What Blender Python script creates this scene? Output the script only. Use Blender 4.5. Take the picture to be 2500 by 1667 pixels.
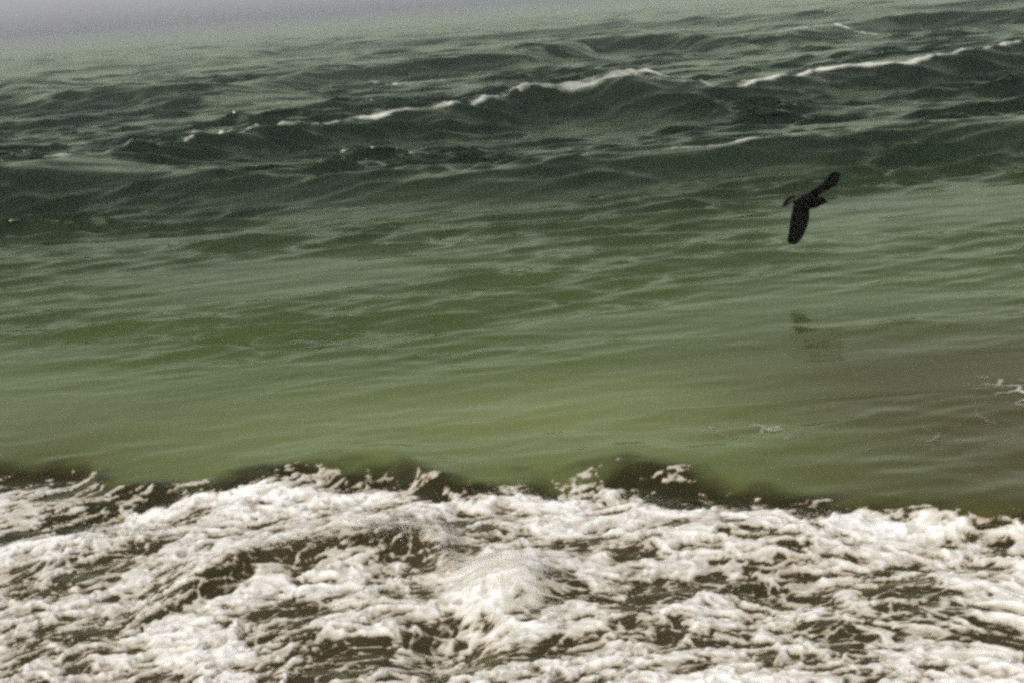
import bpy, math, random
import numpy as np
from mathutils import Vector, Matrix

for o in list(bpy.data.objects):
    bpy.data.objects.remove(o, do_unlink=True)
scene = bpy.context.scene
col = scene.collection
rad = math.radians

# ------------------------------------------------------------------ camera
PITCH, ROLL, EYE = rad(13.343), rad(4.289), 2.7
cam_data = bpy.data.cameras.new('camera')
cam_data.lens = 50.0
cam_data.sensor_width = 36.0
cam_data.clip_start = 0.05
cam_data.clip_end = 9000.0
cam = bpy.data.objects.new('camera', cam_data)
col.objects.link(cam)
_up = Vector((0, math.sin(PITCH), math.cos(PITCH)))
_fw = Vector((0, math.cos(PITCH), -math.sin(PITCH)))
_r = Vector((1, 0, 0)) * math.cos(ROLL) - _up * math.sin(ROLL)
_u = Vector((1, 0, 0)) * math.sin(ROLL) + _up * math.cos(ROLL)
M = Matrix((_r, _u, -_fw)).transposed().to_4x4()
M.translation = (0, 0, EYE)
cam.matrix_world = M
scene.camera = cam

# ------------------------------------------------------------------ sky and sun
SUN_AZ, SUN_EL = rad(-135), rad(47)
world = bpy.data.worlds.new('World')
scene.world = world
world.use_nodes = True
nt = world.node_tree
nt.nodes.clear()
sky = nt.nodes.new('ShaderNodeTexSky')
sky.sky_type = 'NISHITA'
sky.sun_disc = False
sky.sun_elevation = SUN_EL
sky.sun_rotation = SUN_AZ
sky.air_density = 0.8
sky.dust_density = 1.2
sky.ozone_density = 1.0
hs = nt.nodes.new('ShaderNodeHueSaturation')
hs.inputs['Saturation'].default_value = 0.15
bg = nt.nodes.new('ShaderNodeBackground')
bg.inputs['Strength'].default_value = 0.053
wo = nt.nodes.new('ShaderNodeOutputWorld')
nt.links.new(sky.outputs['Color'], hs.inputs['Color'])
tint = nt.nodes.new('ShaderNodeMix'); tint.data_type = 'RGBA'; tint.blend_type = 'MULTIPLY'
tint.inputs['Factor'].default_value = 1.0
tint.inputs[7].default_value = (.99, .985, 1.05, 1)      # grey-yellow light of a thick marine layer
nt.links.new(hs.outputs['Color'], tint.inputs[6])
nt.links.new(tint.outputs[2], bg.inputs['Color'])
nt.links.new(bg.outputs['Background'], wo.inputs['Surface'])

sun_data = bpy.data.lights.new('sun', 'SUN')
sun_data.energy = 1.5
sun_data.angle = rad(45)
sun_data.color = (1.0, 0.975, 0.90)
sun = bpy.data.objects.new('sun', sun_data)
col.objects.link(sun)
sd = Vector((math.sin(SUN_AZ) * math.cos(SUN_EL), math.cos(SUN_AZ) * math.cos(SUN_EL), math.sin(SUN_EL)))
sun.rotation_euler = sd.to_track_quat('Z', 'Y').to_euler()

# ------------------------------------------------------------------ exposure and render settings
scene.view_settings.view_transform = 'Standard'
scene.view_settings.look = 'None'
scene.view_settings.exposure = 1.06
scene.view_settings.gamma = 1.0
scene.view_settings.use_curve_mapping = False
scene.render.engine = 'CYCLES'
cy = scene.cycles
cy.use_denoising = False
cy.use_adaptive_sampling = True
cy.adaptive_threshold = 0.03
cy.adaptive_min_samples = 12
cy.max_bounces = 6
cy.diffuse_bounces = 3
cy.glossy_bounces = 3
cy.transmission_bounces = 2
cy.volume_bounces = 2
cy.sample_clamp_direct = 0.8
cy.sample_clamp_indirect = 3.0
cy.pixel_filter_type = 'BLACKMAN_HARRIS'
cy.filter_width = 3.1

# ------------------------------------------------------------------ noise helpers (numpy)
def _hash(ix, iy, seed):
    h = (ix.astype(np.int64) * 374761393 + iy.astype(np.int64) * 668265263 + seed * 1442695041) & 0xFFFFFFFF
    h = ((h ^ (h >> 13)) * 1274126177) & 0xFFFFFFFF
    h = (h ^ (h >> 16)) & 0xFFFFFFFF
    return h

def perlin(x, y, seed=0):
    ix = np.floor(x); iy = np.floor(y)
    fx = x - ix; fy = y - iy
    u = fx * fx * fx * (fx * (fx * 6 - 15) + 10)
    v = fy * fy * fy * (fy * (fy * 6 - 15) + 10)
    def g(dx, dy):
        a = _hash(ix + dx, iy + dy, seed).astype(np.float64) * (2 * math.pi / 4294967296.0)
        return np.cos(a) * (fx - dx) + np.sin(a) * (fy - dy)
    a = g(0, 0); b = g(1, 0); c = g(0, 1); d = g(1, 1)
    return ((a + (b - a) * u) + ((c + (d - c) * u) - (a + (b - a) * u)) * v) * 1.5

def fbm(x, y, octaves=4, seed=0, gain=0.5):
    s = 0; a = 1.0; t = 0
    for o in range(octaves):
        s = s + a * perlin(x * 2 ** o + 17.3 * o, y * 2 ** o - 9.1 * o, seed + o)
        t += a; a *= gain
    return s / t

def ridged(x, y, octaves=3, seed=0, gain=0.5):
    s = 0; a = 1.0; t = 0
    for o in range(octaves):
        n = 1 - np.abs(perlin(x * 2 ** o + 5.7 * o, y * 2 ** o + 3.3 * o, seed + o)) * 1.6
        s = s + a * n; t += a; a *= gain
    return s / t

def worley(x, y, seed=0):
    ix = np.floor(x); iy = np.floor(y)
    f1 = np.full(x.shape, 9.0); f2 = np.full(x.shape, 9.0)
    for dx in (-1, 0, 1):
        for dy in (-1, 0, 1):
            h = _hash(ix + dx, iy + dy, seed)
            px = ix + dx + (h & 0xFFFF) / 65536.0
            py = iy + dy + (h >> 16) / 65536.0
            d = np.hypot(px - x, py - y)
            f2 = np.minimum(f2, np.maximum(f1, d))
            f1 = np.minimum(f1, d)
    return f1, f2

def pockets(x, y, seed, rmin, rmax, share, cluster):
    """round holes of mixed size, one at most per cell; 1 inside a hole"""
    ix = np.floor(x); iy = np.floor(y)
    p = np.zeros(x.shape)
    for dx in (-1, 0, 1):
        for dy in (-1, 0, 1):
            h = _hash(ix + dx, iy + dy, seed)
            px = ix + dx + (h & 0xFFF) / 4096.0
            py = iy + dy + ((h >> 12) & 0xFFF) / 4096.0
            k = ((h >> 24) & 0xFF) / 255.0
            r = np.where(k < share, rmin + (rmax - rmin) * (k / share), 0.0) * cluster
            d = np.hypot(px - x, py - y)
            p = np.maximum(p, np.clip((r - d) / np.maximum(.45 * r, 1e-3), 0, 1) * (r > .05))
    return p * p * (3 - 2 * p)

def sstep(a, b, x):
    t = np.clip((x - a) / (b - a), 0, 1)
    return t * t * (3 - 2 * t)

# ------------------------------------------------------------------ the shape of the sea (metres; x along the beach, y out to sea)
# swell crests: (x, y) of the crest line, height along it, front length (shoreward) and back length
CRESTS = [
    ([(-30.0, 14.0), (-13.47, 20.38), (-8.22, 25.18), (-6.20, 28.62), (-4.50, 30.59), (-1.31, 32.03), (0.43, 34.30), (2.49, 34.23), (3.30, 33.46), (4.19, 32.40), (6.00, 30.67)],
     [0, .1, .26, .42, .5, .56, .6, .70, .6, .34, 0], 1.2, 6.0),
    ([(1.65, 32.82), (2.49, 33.23), (3.93, 34.11), (5.49, 33.48), (8.04, 35.68), (10.35, 36.13), (14.64, 39.55), (21.72, 43.61), (36.00, 51.00)],
     [0, .12, .34, .44, .5, .55, .62, .6, .4], 1.2, 6.5),
    ([(-43.81, 29.21), (-16.03, 25.41), (-8.47, 23.99), (-6.57, 24.14), (-4.97, 23.43), (-3.48, 22.96), (0.07, 20.93), (2.08, 21.86), (4.44, 21.89), (6.26, 21.96), (8.00, 21.67), (11.93, 21.94), (21.90, 21.90)],
     [.25, .32, .44, .44, .42, .34, .30, .36, .38, .40, .42, .4, .3], 1.15, 3.0),
    ([(-64.00, 60.80), (-23.93, 54.54), (-10.01, 52.92), (-7.16, 59.18), (0.95, 62.13), (4.91, 73.28), (9.21, 71.87), (11.63, 64.53), (19.60, 71.83), (25.63, 69.83), (42.00, 78.00)],
     [.2, .2, .35, .6, .65, .75, .65, .35, .65, .7, .7], 1.7, 7.0),
    ([(-128.00, 179.20), (-58.05, 166.83), (-21.37, 110.41), (-17.22, 120.92), (1.80, 111.25), (9.45, 113.45), (19.25, 106.28), (25.82, 98.59), (54.00, 108.00)],
     [.4, .4, .35, .55, .55, .55, .55, .5, .5], 3.5, 14.0),
    ([(-63.06, 105.29), (-29.58, 77.57), (-24.36, 74.18), (-20.43, 66.17), (-15.99, 55.56), (-12.78, 54.39), (-9.84, 48.80), (-5.92, 44.92)],
     [.1, .2, .62, .3, .42, .4, .25, 0], 1.6, 4.0),
]
FRONT = [(-9.0, 8.8), (-4.92, 9.01), (-3.35, 8.83), (-2.77, 8.79), (-2.48, 8.32), (-2.08, 8.18), (-1.69, 8.34), (-1.15, 8.30), (-0.78, 8.19), (-0.40, 7.87), (-0.12, 7.72), (0.26, 7.79),
         (0.62, 7.91), (0.91, 7.76), (1.30, 7.36), (1.51, 7.20), (2.00, 6.88), (2.47, 6.64), (3.43, 6.29), (9.0, 4.8)]
SOLID = [(-9.0, 7.2), (-4.11, 7.35), (-2.90, 7.45), (-2.58, 7.59), (-2.20, 7.86), (-2.01, 8.05), (-1.66, 8.09), (-0.76, 7.84), (-0.49, 7.49), (-0.02, 7.75), (0.24, 7.47), (0.58, 7.54),
         (0.84, 7.26), (1.20, 7.18), (1.46, 6.96), (2.03, 6.77), (2.45, 6.59), (3.38, 6.20), (9.0, 4.7)]
ARC = [(-2.16, 6.20), (-1.65, 6.45), (-1.50, 6.62), (-1.35, 6.80), (-1.18, 6.86), (-1.01, 6.91), (-0.81, 6.93), (-0.62, 6.89), (-0.46, 6.76), (-0.33, 6.58)]
# open dark water between the foam: (x, y, half width, half depth, strength)
HOLES = [(-1.52, 8.19, .19, .19), (-0.91, 8.17, .34, .15), (-0.20, 7.69, .15, .12), (0.49, 7.61, .15, .12), (1.04, 7.33, .19, .12), (0.75, 7.77, .2, .11),
         (1.36, 7.19, .12, .08), (1.90, 6.93, .18, .1), (2.40, 6.73, .15, .14), (-2.59, 7.64, .23, .15), (-2.81, 7.54, .15, .1), (-0.61, 7.54, .17, .1),
         (-0.17, 6.95, .09, .08), (-0.41, 5.85, .16, .26), (1.17, 6.14, .18, .17), (1.32, 5.98, .1, .11), (0.99, 5.87, .09, .14), (1.22, 5.69, .11, .09),
         (-2.21, 6.10, .2, .13), (-2.01, 6.28, .19, .09), (-1.09, 5.93, .15, .14), (-1.35, 6.24, .15, .11), (-1.97, 5.79, .07, .06), (-1.59, 5.66, .13, .09),
         (-0.51, 5.57, .11, .08), (0.56, 6.60, .1, .08), (1.82, 5.45, .08, .06), (1.87, 5.86, .08, .07), (2.00, 5.46, .09, .07), (0.83, 5.38, .12, .07),
         (0.17, 6.34, .1, .08), (0.03, 5.24, .1, .08), (1.73, 6.30, .12, .07), (0.69, 5.57, .11, .07), (-1.76, 7.53, .12, .15), (-2.20, 7.10, .16, .14),
         (-0.09, 5.61, .13, .1), (1.36, 5.32, .1, .07), (-2.52, 6.68, .13, .1), (-1.45, 7.46, .2, .06)]

def line_y(line, x):
    p = np.array(line, dtype=float)
    return np.interp(x, p[:, 0], p[:, 1])

def smooth_line(line):
    p = np.array(line, dtype=float)
    xs = np.linspace(p[0, 0], p[-1, 0], 1200)
    ys = np.interp(xs, p[:, 0], p[:, 1])
    w = 31 if (p[-1, 0] - p[0, 0]) > 20 else 21
    k = np.hanning(w); k /= k.sum()
    yp = np.pad(ys, w // 2, mode='edge')
    return np.stack([xs, np.convolve(yp, k, 'valid')], 1)

CREST_LINES = [smooth_line(c[0]) for c in CRESTS]
FRONT_L, SOLID_L, ARC_L = smooth_line(FRONT), smooth_line(SOLID), smooth_line(ARC)

rng = np.random.default_rng(11)
COMPONENTS = []
for lam in np.geomspace(0.16, 5.0, 110):
    th = rng.normal(0.10, 0.30 if lam > .8 else .4)
    kx, ky = math.sin(th), -math.cos(th)
    k = 2 * math.pi / lam
    COMPONENTS.append((lam, k * kx, k * ky, rng.uniform(0, 2 * math.pi), lam / (2 * math.pi)))

def sea_height(x, y, spacing, want_chop=True):
    z = np.zeros_like(x); calm = np.zeros_like(x)
    wob = 0.7 * fbm(x / 3.0, y / 9.0, 3, 40)
    for (pts, hts, lf, lb), L in zip(CRESTS, CREST_LINES):
        p = np.array(pts, dtype=float)
        yc = np.interp(x, L[:, 0], L[:, 1])
        slope = np.interp(x, L[:, 0], np.gradient(L[:, 1], L[:, 0]))
        h = np.interp(x, p[:, 0], hts) * sstep(0, 1.5, x - p[0, 0]) * sstep(0, 1.5, p[-1, 0] - x)
        scale = 1 + 0.0 * yc
        s = (y - yc + wob * np.clip(yc / 60, .15, 1.0)) / np.sqrt(1 + np.minimum(slope, 2.0) ** 2)
        front = np.exp(-(s / lf) ** 2)
        back = 1.0 / (1 + (s / lb) ** 2) ** 1.5
        z += h * np.where(s < 0, front, back)
        calm = np.maximum(calm, np.exp(-(s / (1.2 * lf)) ** 2) * np.clip(h / .35, 0, 1))
    # unresolved far swell
    far = sstep(30, 70, y)
    z += far * 0.12 * fbm(x / 16.0, y / 7.0 + x / 40.0, 2, 90)
    # the bore running up the beach: smooth back, short dark front
    yf = np.interp(x, FRONT_L[:, 0], FRONT_L[:, 1]) + 0.10 * perlin(x * 2.1, y * 0.4, 7) + .05 * perlin(x * 5.5, y * .8, 9)
    s = y - yf
    fh = 0.045 + 0.04 * (sstep(-2.1, -1.4, x) * (1 - sstep(-.7, -.1, x)) + sstep(-.05, .6, x) * (1 - sstep(1.0, 1.7, x)) + sstep(1.9, 2.6, x)) + 0.03 * perlin(x * 0.9, x * 0 + 3.3, 8)
    z += .06 * np.where(s < 0, np.exp(-(s / 0.20) ** 2), 1.0 / (1 + (s / 1.5) ** 2) ** 1.2)
    z += (fh - .06) * np.where(s < 0, np.exp(-(s / 0.19) ** 2), np.exp(-(s / 0.45) ** 2))
    # second small front inside the foam
    ya = np.interp(x, ARC_L[:, 0], ARC_L[:, 1])
    s = y - ya - 0.10
    win = sstep(-2.0, -1.5, x) * (1 - sstep(-.5, -.3, x))
    z += win * 0.085 * np.where(s < 0, np.exp(-(s / 0.15) ** 2), np.exp(-(s / 0.4) ** 2))
    # hollow below the toppling lip
    z -= 0.10 * np.exp(-((x + .38) / .2) ** 2 - ((y - 5.8) / .28) ** 2)
    z += 0.13 * np.exp(-((x + .12) / .25) ** 2 - ((y - 6.35) / .25) ** 2)
    z -= 0.06 * np.exp(-((x - 1.2) / .25) ** 2 - ((y - 6.1) / .3) ** 2)
    surf = 1 - sstep(-0.25, 0.15, y - yf)
    z += surf * (0.065 * fbm(x / .85, y / .6, 3, 21) - 0.01)
    if want_chop:
        amp = 0.007 + 0.082 * sstep(14, 26, y)
        amp = amp + 0.013 * np.exp(-((y - 12.6) / 1.4) ** 2) * sstep(-4.5, -2, x) * (1 - sstep(.8, 2.2, x)) + 0.016 * sstep(9.5, 13, y)
        patch = np.clip(0.60 + 1.6 * fbm(x / 5.0, y / 3.0, 3, 55), 0.12, 1.7)
        amp = amp * np.where(y > 9, patch, 1.0) * (1 - .15 * calm)
        ch = np.zeros_like(x); dx = np.zeros_like(x); dy = np.zeros_like(x)
        for lam, kx, ky, ph, a in COMPONENTS:
            att = sstep(2.0, 4.0, lam / spacing)
            wl = 1.0 if lam < 1.4 else 0.22
            k = 2 * math.pi / lam
            arg = kx * x + ky * y + ph
            aa = wl * a * att
            ch += aa * np.sin(arg)
            cc = aa * np.cos(arg)
            dx += cc * kx / k; dy += cc * ky / k
        z += amp * ch * 1.15
        return x + 1.1 * amp * dx, y + 1.1 * amp * dy, z
    return x, y, z

def bore_front(x, y):
    return np.interp(x, FRONT_L[:, 0], FRONT_L[:, 1])

# ------------------------------------------------------------------ mesh helpers
def grid_mesh(name, X, Y, Z, keep=None, attrs=None):
    nr, nc = X.shape
    idx = np.arange(nr * nc).reshape(nr, nc)
    q = np.stack([idx[:-1, :-1], idx[:-1, 1:], idx[1:, 1:], idx[1:, :-1]], -1).reshape(-1, 4)
    co = np.stack([X.ravel(), Y.ravel(), Z.ravel()], -1)
    attrs = {k: v.ravel() for k, v in (attrs or {}).items()}
    if keep is not None:
        kq = keep.ravel()[q].any(1)
        q = q[kq]
        used = np.zeros(len(co), bool); used[q.ravel()] = True
        remap = np.cumsum(used) - 1
        q = remap[q]; co = co[used]
        attrs = {k: v[used] for k, v in attrs.items()}
    me = bpy.data.meshes.new(name)
    me.vertices.add(len(co)); me.vertices.foreach_set('co', co.astype(np.float32).ravel())
    me.loops.add(len(q) * 4); me.loops.foreach_set('vertex_index', q.astype(np.int32).ravel())
    me.polygons.add(len(q)); me.polygons.foreach_set('loop_start', np.arange(0, len(q) * 4, 4, dtype=np.int32))
    me.polygons.foreach_set('use_smooth', np.ones(len(q), bool))
    for k, v in attrs.items():
        a = me.attributes.new(k, 'FLOAT', 'POINT'); a.data.foreach_set('value', v.astype(np.float32))
    me.update(calc_edges=True)
    return me

def link(name, me, mat=None, parent=None, **props):
    o = bpy.data.objects.new(name, me)
    col.objects.link(o)
    if mat: me.materials.append(mat)
    if parent: o.parent = parent
    for k, v in props.items(): o[k] = v
    return o

def new_mat(name):
    m = bpy.data.materials.new(name); m.use_nodes = True
    n = m.node_tree.nodes; n.clear()
    out = n.new('ShaderNodeOutputMaterial')
    return m, n, m.node_tree.links, out

# ------------------------------------------------------------------ materials
def ramp(n, stops):
    r = n.new('ShaderNodeValToRGB')
    e = r.color_ramp.elements
    while len(e) < len(stops): e.new(0.5)
    for el, (p, c) in zip(e, stops):
        el.position = p; el.color = (*c, 1)
    return r

def water_material():
    m, n, l, out = new_mat('turbid_sea_water')
    body = n.new('ShaderNodeBsdfDiffuse')                       # light scattered back by silt and algae
    gloss = n.new('ShaderNodeBsdfGlossy'); gloss.distribution = 'GGX'
    gloss.inputs['Color'].default_value = (.76, .86, .56, 1)   # yellow-green tint on the reflection, holds back its blue
    fr = n.new('ShaderNodeFresnel'); fr.inputs['IOR'].default_value = 1.21
    mix = n.new('ShaderNodeMixShader')
    l.new(fr.outputs['Fac'], mix.inputs['Fac']); l.new(body.outputs['BSDF'], mix.inputs[1]); l.new(gloss.outputs['BSDF'], mix.inputs[2])
    at = n.new('ShaderNodeAttribute'); at.attribute_name = 'silt'
    cr = ramp(n, [(0.0, (.007, .015, .009)), (0.35, (.036, .054, .020)), (0.62, (.068, .092, .028)), (0.95, (.150, .172, .060))])
    l.new(at.outputs['Fac'], cr.inputs['Fac'])
    def blend(prev, attr, colr):
        a = n.new('ShaderNodeAttribute'); a.attribute_name = attr
        x = n.new('ShaderNodeMix'); x.data_type = 'RGBA'
        l.new(a.outputs['Fac'], x.inputs['Factor']); l.new(prev, x.inputs[6]); x.inputs[7].default_value = (*colr, 1)
        return x.outputs[2]
    c1 = blend(cr.outputs['Color'], 'sand', (.054, .043, .015))
    c2 = blend(c1, 'brown_shade', (.024, .021, .009))  # dark brown, shade of the bore face put into the colour
    c2 = blend(c2, 'aerated', (.052, .040, .020))
    l.new(c2, body.inputs['Color'])
    ro = n.new('ShaderNodeAttribute'); ro.attribute_name = 'rough'
    l.new(ro.outputs['Fac'], gloss.inputs['Roughness'])
    tc = n.new('ShaderNodeTexCoord')
    mp = n.new('ShaderNodeMapping'); mp.inputs['Scale'].default_value = (.8, 2.6, 1)
    nz = n.new('ShaderNodeTexNoise'); nz.inputs['Scale'].default_value = 1.6; nz.inputs['Detail'].default_value = 5
    bp = n.new('ShaderNodeBump'); bp.inputs['Strength'].default_value = 0.10; bp.inputs['Distance'].default_value = 0.05
    l.new(tc.outputs['Object'], mp.inputs['Vector']); l.new(mp.outputs['Vector'], nz.inputs['Vector'])
    l.new(nz.outputs['Fac'], bp.inputs['Height'])
    bs = n.new('ShaderNodeMapRange')
    bs.inputs['From Min'].default_value = .08; bs.inputs['From Max'].default_value = .18
    bs.inputs['To Min'].default_value = .10; bs.inputs['To Max'].default_value = .45
    l.new(ro.outputs['Fac'], bs.inputs['Value']); l.new(bs.outputs['Result'], bp.inputs['Strength'])
    for k in (body, gloss, fr): l.new(bp.outputs['Normal'], k.inputs['Normal'])
    l.new(mix.outputs['Shader'], out.inputs['Surface'])
    return m

def foam_material(name='sea_foam', thin=(.28, .22, .13), thick=(.88, .87, .83), soft=.16, scale=(12, 26, 20)):
    m, n, l, out = new_mat(name)
    b = n.new('ShaderNodeBsdfPrincipled')
    b.inputs['Roughness'].default_value = 0.7
    b.inputs['IOR'].default_value = 1.2
    at = n.new('ShaderNodeAttribute'); at.attribute_name = 'cover'
    tc = n.new('ShaderNodeTexCoord')
    mp = n.new('ShaderNodeMapping'); mp.inputs['Scale'].default_value = scale
    nz = n.new('ShaderNodeTexNoise'); nz.inputs['Scale'].default_value = 1.0; nz.inputs['Detail'].default_value = 6
    l.new(tc.outputs['Object'], mp.inputs['Vector']); l.new(mp.outputs['Vector'], nz.inputs['Vector'])
    ad = n.new('ShaderNodeMath'); ad.operation = 'MULTIPLY_ADD'
    ad.inputs[1].default_value = 0.5; ad.inputs[2].default_value = -0.25
    l.new(nz.outputs['Fac'], ad.inputs[0])
    sm = n.new('ShaderNodeMath'); sm.operation = 'ADD'
    l.new(ad.outputs[0], sm.inputs[0]); l.new(at.outputs['Fac'], sm.inputs[1])
    cr = ramp(n, [(0.0, thin), (0.30, tuple(.62 * a + .38 * c for a, c in zip(thin, thick))), (0.88, thick)])
    l.new(sm.outputs[0], cr.inputs['Fac'])
    l.new(cr.outputs['Color'], b.inputs['Base Color'])
    bp = n.new('ShaderNodeBump'); bp.inputs['Strength'].default_value = 0.12; bp.inputs['Distance'].default_value = 0.012
    l.new(nz.outputs['Fac'], bp.inputs['Height']); l.new(bp.outputs['Normal'], b.inputs['Normal'])
    mr = n.new('ShaderNodeMapRange'); mr.interpolation_type = 'SMOOTHSTEP'
    mr.inputs['From Min'].default_value = -0.04; mr.inputs['From Max'].default_value = soft
    l.new(sm.outputs[0], mr.inputs['Value'])
    tr = n.new('ShaderNodeBsdfTransparent')
    mx = n.new('ShaderNodeMixShader')
    l.new(mr.outputs['Result'], mx.inputs['Fac'])
    l.new(tr.outputs['BSDF'], mx.inputs[1]); l.new(b.outputs['BSDF'], mx.inputs[2])
    l.new(mx.outputs['Shader'], out.inputs['Surface'])
    return m

def plain(name, colr, rough=0.6, spec=0.3):
    m, n, l, out = new_mat(name)
    b = n.new('ShaderNodeBsdfPrincipled')
    b.inputs['Roughness'].default_value = rough
    b.inputs['Specular IOR Level'].default_value = spec
    tc = n.new('ShaderNodeTexCoord')
    nz = n.new('ShaderNodeTexNoise'); nz.inputs['Scale'].default_value = 40; nz.inputs['Detail'].default_value = 3
    l.new(tc.outputs['Object'], nz.inputs['Vector'])
    cr = ramp(n, [(0.3, tuple(c * .7 for c in colr)), (0.7, tuple(c * 1.2 for c in colr))])
    l.new(nz.outputs['Fac'], cr.inputs['Fac']); l.new(cr.outputs['Color'], b.inputs['Base Color'])
    l.new(b.outputs['BSDF'], out.inputs['Surface'])
    return m

MAT_WATER = water_material()
MAT_FOAM = foam_material()
MAT_LACE = foam_material('lace_foam', (.20, .19, .12), (.62, .60, .52), .8)
MAT_CREST = foam_material('breaker_foam', (.16, .18, .12), (.60, .61, .54), .8, (3.0, 9, 6))

# ------------------------------------------------------------------ sea
def rows_between(d0, d1, kpix, cap):
    d = d0; out = [d]
    while d < d1:
        d += min(max(d * d * kpix, .004), cap * d)
        out.append(d)
    return np.array(out)

T = np.concatenate([np.linspace(-2.4, -.56, 50)[:-1], np.linspace(-.56, .56, 720), np.linspace(.56, 2.4, 50)[1:]])
DEP = rows_between(1.6, 260, 1.1 / (1422 * 2.7), .0045)
DEP = np.concatenate([DEP, np.geomspace(DEP[-1], 3000, 60)[1:]])
TT, DD = np.meshgrid(T, DEP)
XX, YY = TT * DD, DD
dT = np.gradient(T)[None, :] * DD
dR = np.gradient(DEP)[:, None] + 0 * TT
SP = np.maximum(dT, dR)
XD, YD, ZZ = sea_height(XX, YY, SP)
ZZ = ZZ * (1 - sstep(400, 900, YY))
# sediment stirred up towards the beach
yf = bore_front(XX, YY)
silt = 0.62 * (1 - sstep(8.5, 25, YY)) ** 1.2 + 0.16 * (1 - sstep(7.5, 12, YY + .35 * XX))
silt += 0.08 * fbm(XX / 2.5, YY / 1.6, 3, 33) * (1 - sstep(20, 40, YY))
silt += 0.20 * np.exp(-((XX - .3) / 1.8) ** 2 - ((YY - 9.2) / 1.1) ** 2)
silt = np.clip(silt, 0.0, .95)
brown_shade = 1 - sstep(-.18, .13, YY - yf + .26 * fbm(XX / .5, YY / .3, 3, 37))  # brown surf water, with the steep bore face's darkness painted in
sand = .85 * sstep(.6, 2.6, XX + .5 * fbm(XX / 1.2, YY / 1.2, 3, 38)) * (1 - sstep(9.0, 12.5, YY)) + .45 * (1 - sstep(-3.2, -1.8, XX)) * (1 - sstep(8.5, 11, YY))
aerated = sstep(.0, .45, np.interp(XX, SOLID_L[:, 0], SOLID_L[:, 1]) - YY) * np.clip(.75 + .8 * fbm(XX / .5, YY / .4, 3, 39), 0, 1)
rough = 0.08 + 0.10 * sstep(14, 34, YY)
sea = link('sea', grid_mesh('sea', XD, YD, ZZ, attrs={'silt': silt, 'rough': rough, 'brown_shade': brown_shade, 'sand': sand, 'aerated': aerated}), MAT_WATER, kind='structure')
sea['label'] = 'murky green sea with oblique swells rolling to the beach'

# ------------------------------------------------------------------ foam
def build_foam(name, X, Y, cover, lump, label, mat, sp=None, rise=0.014):
    sp = np.full(X.shape, 0.02) if sp is None else sp
    X, Y, zb = sea_height(X, Y, sp)
    t = np.clip(cover, -0.3, 1.2)
    z = zb + np.where(t > 0, 0.004 + rise * np.clip(t, 0, 1) + lump * np.clip(t * 1.6, 0, 1), 0.05 * t)
    me = grid_mesh(name, X, Y, z, keep=t > -0.03, attrs={'cover': np.clip(t, 0, 1)})
    return link(name, me, mat, kind='stuff', label=label, category='foam')

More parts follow.
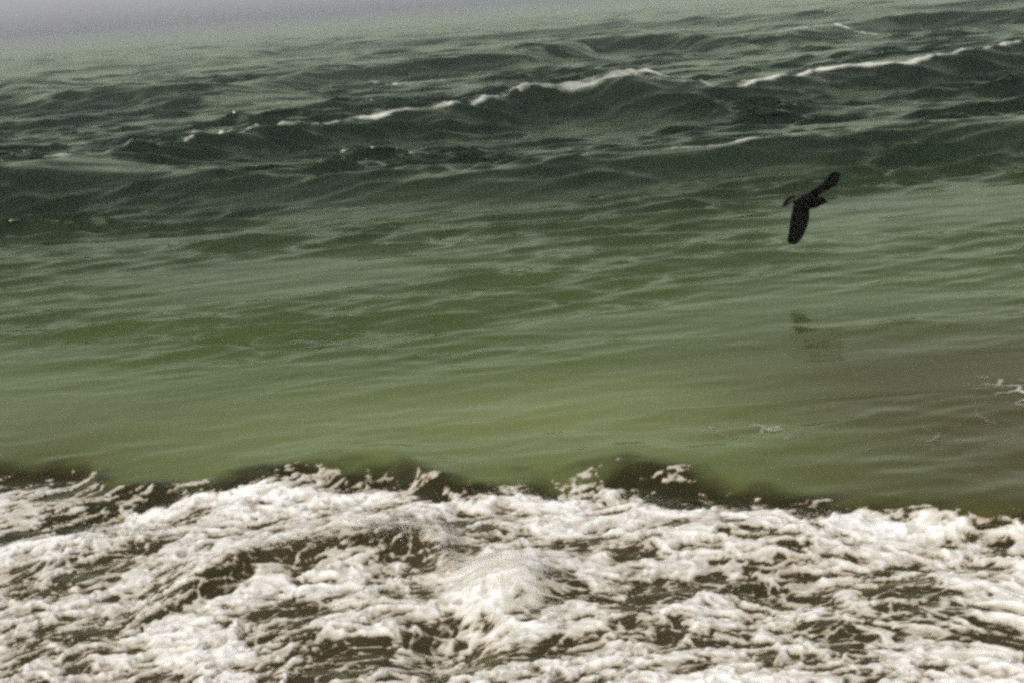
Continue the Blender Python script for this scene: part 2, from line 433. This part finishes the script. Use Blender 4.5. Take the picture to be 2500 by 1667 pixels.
def surf_cover(X, Y):
    # the wash streams along curved lines: u runs along them, v across
    U = X
    V = Y - .10 * X + .085 * X * X
    wu = U + 0.17 * fbm(X / .6, Y / .5, 3, 61) + 0.022 * perlin(X / .15, Y / .12, 64)
    wv = V + 0.14 * fbm(X / .6, Y / .5, 3, 71) + 0.022 * perlin(X / .15, Y / .12, 74)
    n1 = fbm(wu / .95, wv / .55, 3, 81)
    r2 = ridged(wu / .32, wv / .19, 3, 82, .6)
    r3 = ridged(wu / .13, wv / .075, 3, 83, .6)
    f1, f2 = worley(wu / .20, wv / .125, 5)
    web = np.exp(-((f2 - f1) / .17) ** 2)
    g1, g2 = worley(wu / .088, wv / .055, 6)
    web2 = np.exp(-((g2 - g1) / .25) ** 2)
    ys = np.interp(X, SOLID_L[:, 0], SOLID_L[:, 1])
    yf = np.interp(X, FRONT_L[:, 0], FRONT_L[:, 1])
    s = ys - Y + 0.08 * perlin(X / .30, Y / .3, 66) + .05 * perlin(X / .1, Y / .1, 67)
    inner = sstep(-.04, .07, s)                     # solid white mass
    band = sstep(-.10, .10, yf - Y + .12 * n1)      # streaky face in front of it
    fade = 1 - sstep(5.2, 7.0, Y)
    base = -1.0 + 0.76 * band + (0.40 - .03 * fade) * inner
    rim = np.exp(-((s - .12) / .16) ** 2) * 0.26
    fine = fbm(wu / .07, wv / .05, 4, 86, .6)
    h1, h2 = worley(wu / .45, wv / .26, 15)
    web0 = np.exp(-((h2 - h1) / .16) ** 2)
    jx = .030 * fbm(X / .06, Y / .06, 2, 87); jy = .026 * fbm(X / .06, Y / .06, 2, 88)
    cl = np.clip(1.0 - .45 * n1 + .35 * fbm(X / .4, Y / .3, 2, 89), .25, 1.6)
    P0 = pockets((wu + jx) / .46, (wv + jy) / .27, 101, .25, .62, .55, cl)
    P1 = pockets((wu + jx) / .21, (wv + jy) / .125, 102, .25, .62, .75, cl)
    P2 = pockets((wu + jx) / .105, (wv + jy) / .066, 103, .25, .60, .75, cl)
    P3 = pockets((wu + jx) / .052, (wv + jy) / .036, 104, .25, .58, .70, cl)
    tex = .36 + 0.38 * n1 - .30 * P0 - .40 * P1 - .36 * P2 - .22 * P3 + .24 * fine + .14 * (r2 - .66) + .20 * (web - .3) + .16 * (web2 - .35)
    c = base + rim + tex * (1 + .15 * fade)
    sx = X + .8 * (wu - U); sy = Y + .8 * (wv - V)
    for hx, hy, a, b in HOLES:
        q = ((sx - hx) / (a * 1.05)) ** 2 + ((sy - hy) / (b * .9)) ** 2
        c = c - (0.42 if hy < 7.0 else .22) * np.exp(-q ** 1.1)
    ya = np.interp(X, ARC_L[:, 0], ARC_L[:, 1])
    win = sstep(-1.9, -1.5, X) * (1 - sstep(-.48, -.36, X))
    c = c - 0.50 * win * np.exp(-((sy - ya + .03) / .10) ** 2)
    # thin threads crossing the open water between the foam
    veins = .26 * np.exp(-((f2 - f1) / .09) ** 2) + .20 * np.exp(-((g2 - g1) / .13) ** 2) + .30 * fine - .16
    c = np.maximum(c, np.where(inner * band > .3, veins, c))
    # left: lacy foam reaching up the back of the bore
    left = (1 - sstep(-2.75, -2.35, X + .25 * n1)) * (1 - sstep(8.4, 8.75, Y + .2 * n1))
    c = c + 0.26 * left * (1 - inner)
    # smooth milky spill below the toppling lip
    spill = np.exp(-((X + .18) / .28) ** 2 - ((Y - 6.45) / .36) ** 2)
    c = c * (1 - .6 * spill) + 0.45 * spill
    lump = 0.008 - .011 * P0 - .008 * P1 - .004 * P2 - .002 * P3 + 0.006 * (r2 - .6) + 0.003 * fine + 0.016 * fbm(X / .4, Y / .3, 2, 95) + 0.006 * (1 - g1) + 0.004 * perlin(X / .04, Y / .035, 93)
    lump = lump * (1 - .7 * spill) * (.25 + .75 * inner)
    return c, lump

tf = np.linspace(-.62, .62, 1180)
df = rows_between(4.0, 9.6, 1.0 / (1422 * 2.7), .02)
TF, DF = np.meshgrid(tf, df)
XF, YF = TF * DF, DF
cov, lump = surf_cover(XF, YF)
build_foam('surf_foam', XF, YF, cov, lump, 'white churning surf foam with dark gaps filling the foreground', MAT_FOAM)

# foam riding on the breaking swell
def strip_foam(name, pts, label, half, mat, seed, thick=.10, line=0.0, dens=0.25, nu=420, nv=46):
    P = smooth_line(pts)
    xs = np.linspace(P[0, 0], P[-1, 0], nu)
    yc = np.interp(xs, P[:, 0], P[:, 1])
    v = np.linspace(-1, 1, nv)
    U, V = np.meshgrid(np.linspace(0, 1, nu), v)
    X = np.repeat(xs[None, :], nv, 0)
    hw = np.interp(np.linspace(0, 1, nu), np.linspace(0, 1, len(half)), half)[None, :]
    Y = yc[None, :] + V * hw
    sp = np.full(X.shape, max((xs[-1] - xs[0]) / nu, 2 * max(half) / nv))
    sc = max(half)
    n1 = fbm(X / (3.5 * sc), Y / (0.6 * sc), 4, seed, .6)
    r = ridged(X / (2.2 * sc), Y / (.35 * sc), 4, seed + 5, .6)
    vv = np.where(V < -.45, (V + 1) / .55, (1 - V) / 1.45)      # sharp towards the beach, trailing off seaward
    env = np.clip(vv, 0, 1) ** .8 * sstep(0, .12, U) * (1 - sstep(.85, 1, U))
    c = dens * 1.2 * env - .42 * (1 - env) + (0.75 * n1 + .7 * (r - .66)) * (1 - .25 * min(1, line * 2))
    core = np.exp(-((V + .5 + .25 * fbm(X / (2.5 * sc), X * 0, 2, seed + 9)) / .16) ** 2) * sstep(0, .1, U) * (1 - sstep(.9, 1, U))
    c = c + line * core * (.7 + .9 * fbm(X / (4 * sc), Y / sc, 2, seed + 12))
    lump = thick * (0.4 + 0.8 * n1) * env
    return build_foam(name, X, Y, c, lump, label, mat, sp, rise=.012 + .05 * line)

strip_foam('breaker_foam', [(-2.05, 31.91), (-1.04, 32.33), (0.43, 34.60), (2.49, 34.73), (3.22, 35.16), (4.90, 36.78)],
           'broad pale foam trailing behind the peaked main swell crest', [.4, .8, 1.2, 1.6, 1.2], MAT_CREST, 301, .03, .45, dens=.36, nv=90)
strip_foam('breaker_foam', [(-9.02, 25.98), (-7.49, 26.82), (-6.20, 28.70), (-4.50, 30.68), (-1.31, 32.13), (0.34, 34.45)],
           'thin white foam line running along the left part of the main swell crest', [.4, .5, .5, .5, .4], MAT_CREST, 311, .04, .55, dens=.16, nu=700)
strip_foam('breaker_foam', [(3.13, 33.76), (3.93, 34.17), (5.50, 33.64), (8.06, 35.86), (10.39, 36.34), (14.71, 39.88), (19.62, 42.47)],
           'long white foam line on the crest right of the peak, reaching the picture edge', [.3, .45, .6, .7, .9, 1.5, 1.6], MAT_CREST, 321, .05, .62, dens=.36, nu=800)
strip_foam('whitecap', [(-5.13, 56.53), (-4.29, 56.04), (-2.77, 54.50), (-1.28, 54.10), (-0.12, 53.88)],
           'pale whitecap streak on the far water above the main crest', [.3, 1.0, 1.3, .8, .3], MAT_CREST, 331, .08, .3, dens=.3)
strip_foam('whitecap', [(13.36, 69.30), (14.48, 69.32), (16.12, 69.67), (16.82, 68.34), (18.11, 65.12)],
           'curved whitecap far out near the upper right corner', [.5, 1.2, 1.6, 1.4, .6], MAT_CREST, 341, .2, .35, dens=.3)
strip_foam('whitecap', [(1.99, 21.71), (2.36, 21.81), (2.73, 21.90), (3.46, 21.90), (4.89, 21.91)],
           'small whitecap on the lip of the dark swell left of the bird', [.1, .25, .25, .2, .1], MAT_CREST, 351, .04, .45, dens=.1)
strip_foam('foam_patch', [(-3.29, 20.67), (-2.87, 20.56), (-2.36, 20.37), (-1.85, 20.20), (-1.45, 20.13)],
           'faint foam patch on the water below the left dark swell', [.2, .4, .4, .2], MAT_CREST, 361, .01, dens=.25)
strip_foam('foam_patch', [(-1.67, 16.82), (-1.37, 16.77), (-1.03, 16.92), (-0.51, 16.91), (0.33, 16.80)],
           'faint streaky foam patch on the smooth water left of centre', [.2, .4, .5, .3], MAT_CREST, 371, .01, dens=.2)
strip_foam('foam_patch', [(-2.11, 12.21), (-1.60, 12.05), (-1.10, 11.60), (-0.60, 11.15), (0.10, 11.18)],
           'scattered small foam flecks on the calm green water', [.25, .3, .35, .3], MAT_CREST, 381, .008, dens=.06)
def lace_foam(name, cx, cy, rx, ry, label, dens, seed, cell=(.26, .30)):
    nx, ny = int(2 * rx / .012), int(2 * ry / .016)
    X, Y = np.meshgrid(np.linspace(cx - rx, cx + rx, nx), np.linspace(cy - ry, cy + ry, ny))
    wu = X + .20 * fbm(X / .5, Y / .6, 3, seed) + .06 * perlin(X / .12, Y / .15, seed + 3)
    wv = Y + .24 * fbm(X / .5, Y / .6, 3, seed + 7) + .07 * perlin(X / .12, Y / .15, seed + 4)
    f1, f2 = worley(wu / cell[0], wv / cell[1], seed)
    web = np.exp(-((f2 - f1) / .10) ** 2)
    q = np.sqrt(((X - cx) / rx) ** 2 + ((Y - cy) / ry) ** 2)
    env = 1 - sstep(.2, 1.0, q + .5 * fbm(X / .3, Y / .3, 2, seed + 21))
    c = (dens - .25 + .75 * (web - .55) + .28 * fbm(X / .6, Y / .5, 3, seed + 11)) * env - .45 * (1 - env)
    build_foam(name, X, Y, c, .004 * web, label, MAT_LACE, np.full(X.shape, .02), rise=.004)

lace_foam('foam_patch', 3.47, 8.82, .75, .75, 'lacy white foam patch at the right edge of the smooth water', .72, 391)
lace_foam('foam_patch', 1.41, 8.37, .55, .45, 'thin lacy foam on the back of the bore right of centre', .42, 401)
lace_foam('foam_patch', 2.60, 8.12, .9, .7, 'faint foam threads on the brown water above the right end of the surf', .22, 421, (.4, .35))

# fine drops thrown up where the second front topples and along the edge of the white mass
def spray_material():
    m, n, l, out = new_mat('spray_drops')
    d = n.new('ShaderNodeBsdfDiffuse'); t = n.new('ShaderNodeBsdfTranslucent'); mx = n.new('ShaderNodeMixShader')
    tp = n.new('ShaderNodeBsdfTransparent'); m2 = n.new('ShaderNodeMixShader')
    oc = n.new('ShaderNodeTexCoord'); nz = n.new('ShaderNodeTexNoise'); nz.inputs['Scale'].default_value = 30
    cr = ramp(n, [(.3, (.90, .88, .82)), (.7, (.97, .96, .91))])
    l.new(oc.outputs['Object'], nz.inputs['Vector']); l.new(nz.outputs['Fac'], cr.inputs['Fac'])
    l.new(cr.outputs['Color'], d.inputs['Color']); l.new(cr.outputs['Color'], t.inputs['Color'])
    mx.inputs['Fac'].default_value = .5; m2.inputs['Fac'].default_value = .45
    l.new(d.outputs['BSDF'], mx.inputs[1]); l.new(t.outputs['BSDF'], mx.inputs[2])
    l.new(mx.outputs['Shader'], m2.inputs[1]); l.new(tp.outputs['BSDF'], m2.inputs[2])
    l.new(m2.outputs['Shader'], out.inputs['Surface'])
    return m

def make_spray():
    r = np.random.default_rng(5)
    P, S = [], []
    def jet(n, x0, x1, y0, y1, h, lean, sy, smin, smax):
        x = r.uniform(x0, x1, n); y = y0 + (y1 - y0) * (x - x0) / max(x1 - x0, 1e-6) + r.normal(0, sy, n)
        t = r.beta(1.1, 2.6, n)
        prof = h * (0.35 + 0.65 * np.clip(.5 + 1.2 * perlin(x / .09, x * 0 + 7.7, 3), 0, 1))
        _, _, z = sea_height(x, y, np.full(n, .02))
        P.append(np.stack([x + lean * t * prof + r.normal(0, .012, n), y - .3 * t * prof, z + .01 + t * prof], 1))
        S.append(r.uniform(smin, smax, n) * r.uniform(.5, 1, n))
    jet(4200, -0.88, -0.37, 7.03, 6.90, .17, .25, .05, .0010, .0032)
    jet(3600, -0.45, 0.09, 6.73, 6.20, .19, -.35, .08, .0010, .0032)
    jet(1500, -0.18, 0.12, 6.22, 5.96, .13, .3, .05, .0010, .0030)
    jet(800, -1.64, -0.93, 6.82, 7.00, .09, .2, .05, .0016, .0036)
    xs = np.array(SOLID)
    for (a, b_) in zip(SOLID[2:-2], SOLID[3:-1]):
        jet(int(420 * abs(b_[0] - a[0]) + 60), a[0], b_[0], a[1] - .08, b_[1] - .08, .06, .2, .04, .0014, .0034)
    P = np.concatenate(P); S = np.concatenate(S)
    o = np.array([(1, 0, 0), (-1, 0, 0), (0, 1, 0), (0, -1, 0), (0, 0, 1), (0, 0, -1)], float)
    f = np.array([(0, 2, 4), (2, 1, 4), (1, 3, 4), (3, 0, 4), (2, 0, 5), (1, 2, 5), (3, 1, 5), (0, 3, 5)])
    co = (P[:, None, :] + o[None] * S[:, None, None]).reshape(-1, 3)
    tri = (f[None] + 6 * np.arange(len(P))[:, None, None]).reshape(-1, 3)
    me = bpy.data.meshes.new('sea_spray')
    me.vertices.add(len(co)); me.vertices.foreach_set('co', co.astype(np.float32).ravel())
    me.loops.add(len(tri) * 3); me.loops.foreach_set('vertex_index', tri.astype(np.int32).ravel())
    me.polygons.add(len(tri)); me.polygons.foreach_set('loop_start', np.arange(0, len(tri) * 3, 3, dtype=np.int32))
    me.polygons.foreach_set('use_smooth', np.ones(len(tri), bool))
    me.update(calc_edges=True)
    link('sea_spray', me, spray_material(), kind='stuff',
         label='fine white spray thrown up over the churning foam left of centre', category='spray')
make_spray()

# ------------------------------------------------------------------ gull
MAT_PLUMAGE = plain('dark_plumage', (.0025, .0023, .002), .9, .02)
MAT_PALE = plain('pale_tail_plumage', (.028, .026, .020), .7, .2)
MAT_BEAK = plain('dark_beak', (.016, .012, .010), .4, .4)

def cp(cx, cy):          # silhouette units to metres about the bird's centre
    return (cx - 680) / 1690.0, (700 - cy) / 1690.0

def loft(rings, verts, faces):
    base = len(verts); m = len(rings[0])
    for r in rings: verts += r
    for i in range(len(rings) - 1):
        for j in range(m):
            a = base + i * m + j; b = base + i * m + (j + 1) % m
            faces.append((a, b, b + m, a + m))
    faces.append(tuple(base + j for j in reversed(range(m))))
    faces.append(tuple(base + (len(rings) - 1) * m + j for j in range(m)))

def make_gull(loc, roll):
    verts, faces = [], []
    st = [(-.178, -.010, .006, .010), (-.150, -.008, .020, .018), (-.120, -.001, .034, .032), (-.071, .005, .050, .052), (-.02, .003, .056, .060),
          (.03, -.002, .050, .055), (.065, -.003, .040, .045), (.095, .003, .033, .036), (.118, .005, .029, .029), (.136, .002, .022, .021), (.147, -.002, .012, .012)]
    rings = []
    for x, zc, ry, rz in st:
        rings.append([(x, 1.25 * ry * math.cos(t), zc + 1.22 * rz * math.sin(t)) for t in [2 * math.pi * k / 16 for k in range(16)]])
    loft(rings, verts, faces)
    def wing(stations):
        rr = []
        for (lx, ly), (tx, ty), yd, th in stations:
            L = Vector((cp(lx, ly)[0], yd, cp(lx, ly)[1])); Tt = Vector((cp(tx, ty)[0], yd + .01, cp(tx, ty)[1]))
            ch = Tt - L
            L = L - ch * .05; ch = ch * 1.10
            nrm = Vector((0, 1, 0)) - ch.normalized() * ch.normalized().y
            nrm.normalize()
            ring = []
            prof = [(0, 0), (.08, .8), (.3, 1.0), (.7, .6), (1, .18), (1, -.18), (.7, -.3), (.3, -.5), (.08, -.5)]
            for u, v in prof:
                ring.append(tuple(L + ch * u + nrm * v * th))
            rr.append(ring)
        loft(rr, verts, faces)
    wing([((745, 660), (560, 650), .015, .018), ((770, 615), (575, 600), .05, .018), ((850, 555), (650, 540), .10, .015), ((920, 515), (730, 490), .15, .013),
          ((1000, 470), (810, 430), .20, .011), ((1060, 448), (880, 370), .25, .010), ((1100, 425), (935, 315), .29, .009), ((1150, 330), (1010, 212), .36, .008),
          ((1180, 240), (1070, 182), .41, .007), ((1172, 205), (1120, 180), .43, .006)])
    wing([((640, 720), (430, 710), -.015, .018), ((652, 790), (400, 770), -.05, .018), ((656, 900), (382, 870), -.09, .015), ((655, 990), (365, 990), -.14, .013),
          ((635, 1090), (355, 1080), -.18, .011), ((610, 1175), (346, 1170), -.23, .010), ((578, 1260), (332, 1270), -.28, .009), ((535, 1340), (320, 1340), -.32, .008),
          ((480, 1395), (338, 1390), -.35, .007), ((440, 1418), (375, 1414), -.36, .006)])
    verts = [(x + .216 * y, y, z - .144 * y) for x, y, z in verts]
    me = bpy.data.meshes.new('gull'); me.from_pydata(verts, [], faces); me.update()
    g = link('gull', me, MAT_PLUMAGE, label='dark gull banking low over the green water, wings spread, flying right', category='bird')
    rm = g.modifiers.new('union', 'REMESH'); rm.mode = 'VOXEL'; rm.voxel_size = 0.0035; rm.use_smooth_shade = True
    sm = g.modifiers.new('smooth', 'SMOOTH'); sm.factor = .5; sm.iterations = 2
    # tail feathers fanned out, pale at the root with a dark end band
    tips = [(186, 792), (205, 760), (222, 725), (246, 690), (290, 650), (350, 622), (430, 606)]
    root = (410, 705)
    for i in range(6):
        a = Vector((*cp(*tips[i]), 0)); b = Vector((*cp(*tips[i + 1]), 0)); r = Vector((*cp(*root), 0))
        mid = (a + b) / 2; out = (mid - r)
        y0, y1 = -.03 + .015 * i, -.03 + .015 * (i + 1)
        vs, fs = [], []
        def P(p, yy, dy): vs.append((p.x, yy + dy, p.y))
        rows = []
        for t in (0, .35, .62, .85, 1.0):
            e = 0.004 * (i % 2)
            pa = r.lerp(a, t * (1.0 if t < 1 else .97)); pb = r.lerp(b, t * (1.0 if t < 1 else .97)); pm = r.lerp(mid, t * 1.03)
            ya, yb = y0 * t + e, y1 * t + e
            k = len(vs)
            for dy in (-.002, .002):
                P(pa, ya, dy); P(pm, (ya + yb) / 2 + .003, dy); P(pb, yb, dy)
            rows.append(k)
        mats = []
        for q in range(4):
            k0, k1 = rows[q], rows[q + 1]
            dark = 1 if (q >= 2 or i == 0) else 0
            for (s0, s1) in ((0, 1), (1, 2)):
                fs.append((k0 + s0, k0 + s1, k1 + s1, k1 + s0)); mats.append(dark)
                fs.append((k0 + 3 + s1, k0 + 3 + s0, k1 + 3 + s0, k1 + 3 + s1)); mats.append(dark)
            for s in (0, 2):
                fs.append((k0 + s, k1 + s, k1 + 3 + s, k0 + 3 + s)); mats.append(dark)
        k1 = rows[-1]
        for (s0, s1) in ((0, 1), (1, 2)):
            fs.append((k1 + s0, k1 + s1, k1 + 3 + s1, k1 + 3 + s0)); mats.append(1)
        tm = bpy.data.meshes.new('tail_feather'); tm.from_pydata(vs, [], fs)
        tm.materials.append(MAT_PALE); tm.materials.append(MAT_PLUMAGE)
        tm.polygons.foreach_set('material_index', mats); tm.update()
        link('tail_feather', tm, None, g)
    # beak
    vs, fs = [], []
    loft([[(x, ry * math.cos(t), zc + rz * math.sin(t)) for t in [2 * math.pi * k / 10 for k in range(10)]]
          for x, zc, ry, rz in [(.138, -.001, .010, .012), (.155, -.003, .007, .009), (.170, -.005, .005, .006), (.178, -.009, .003, .004), (.181, -.013, .001, .001)]], vs, fs)
    bm_ = bpy.data.meshes.new('beak'); bm_.from_pydata(vs, [], fs); bm_.update()
    link('beak', bm_, MAT_BEAK, g)
    for sgn in (-1, 1):
        vs, fs = [], []
        loft([[(.122 + .004 * math.cos(p) * math.cos(t), sgn * (.0265 + .002 * math.sin(p)), .012 + .004 * math.cos(p) * math.sin(t))
               for t in [2 * math.pi * k / 8 for k in range(8)]] for p in (0, .5, 1.0, 1.4)], vs, fs)
        em = bpy.data.meshes.new('eye'); em.from_pydata(vs, [], fs); em.update()
        link('eye', em, MAT_BEAK, g)
    g.location = loc
    g.rotation_euler = (0, roll, 0)
    g.scale = (.957, .957, .957)
    return g

make_gull((2.930, 13.4, 0.662), ROLL)

# ------------------------------------------------------------------ sea haze
def make_haze():
    x0, x1, y0, y1, z0, z1 = -7400, 7400, -60, 3100, -2.2, 3.6
    vs = [(x, y, z) for z in (z0, z1) for y in (y0, y1) for x in (x0, x1)]
    fs = [(0, 2, 3, 1), (4, 5, 7, 6), (0, 1, 5, 4), (2, 6, 7, 3), (0, 4, 6, 2), (1, 3, 7, 5)]
    me = bpy.data.meshes.new('haze'); me.from_pydata(vs, [], fs); me.update()
    m, n, l, out = new_mat('sea_haze')
    v = n.new('ShaderNodeVolumePrincipled')
    v.inputs['Color'].default_value = (.85, .86, .86, 1)
    v.inputs['Density'].default_value = 0.0019
    v.inputs['Anisotropy'].default_value = 0.55
    l.new(v.outputs['Volume'], out.inputs['Volume'])
    o = link('haze', me, m, kind='stuff')
    o['label'] = 'pale grey sea haze fading the far waves into the sky'
    return o
make_haze()
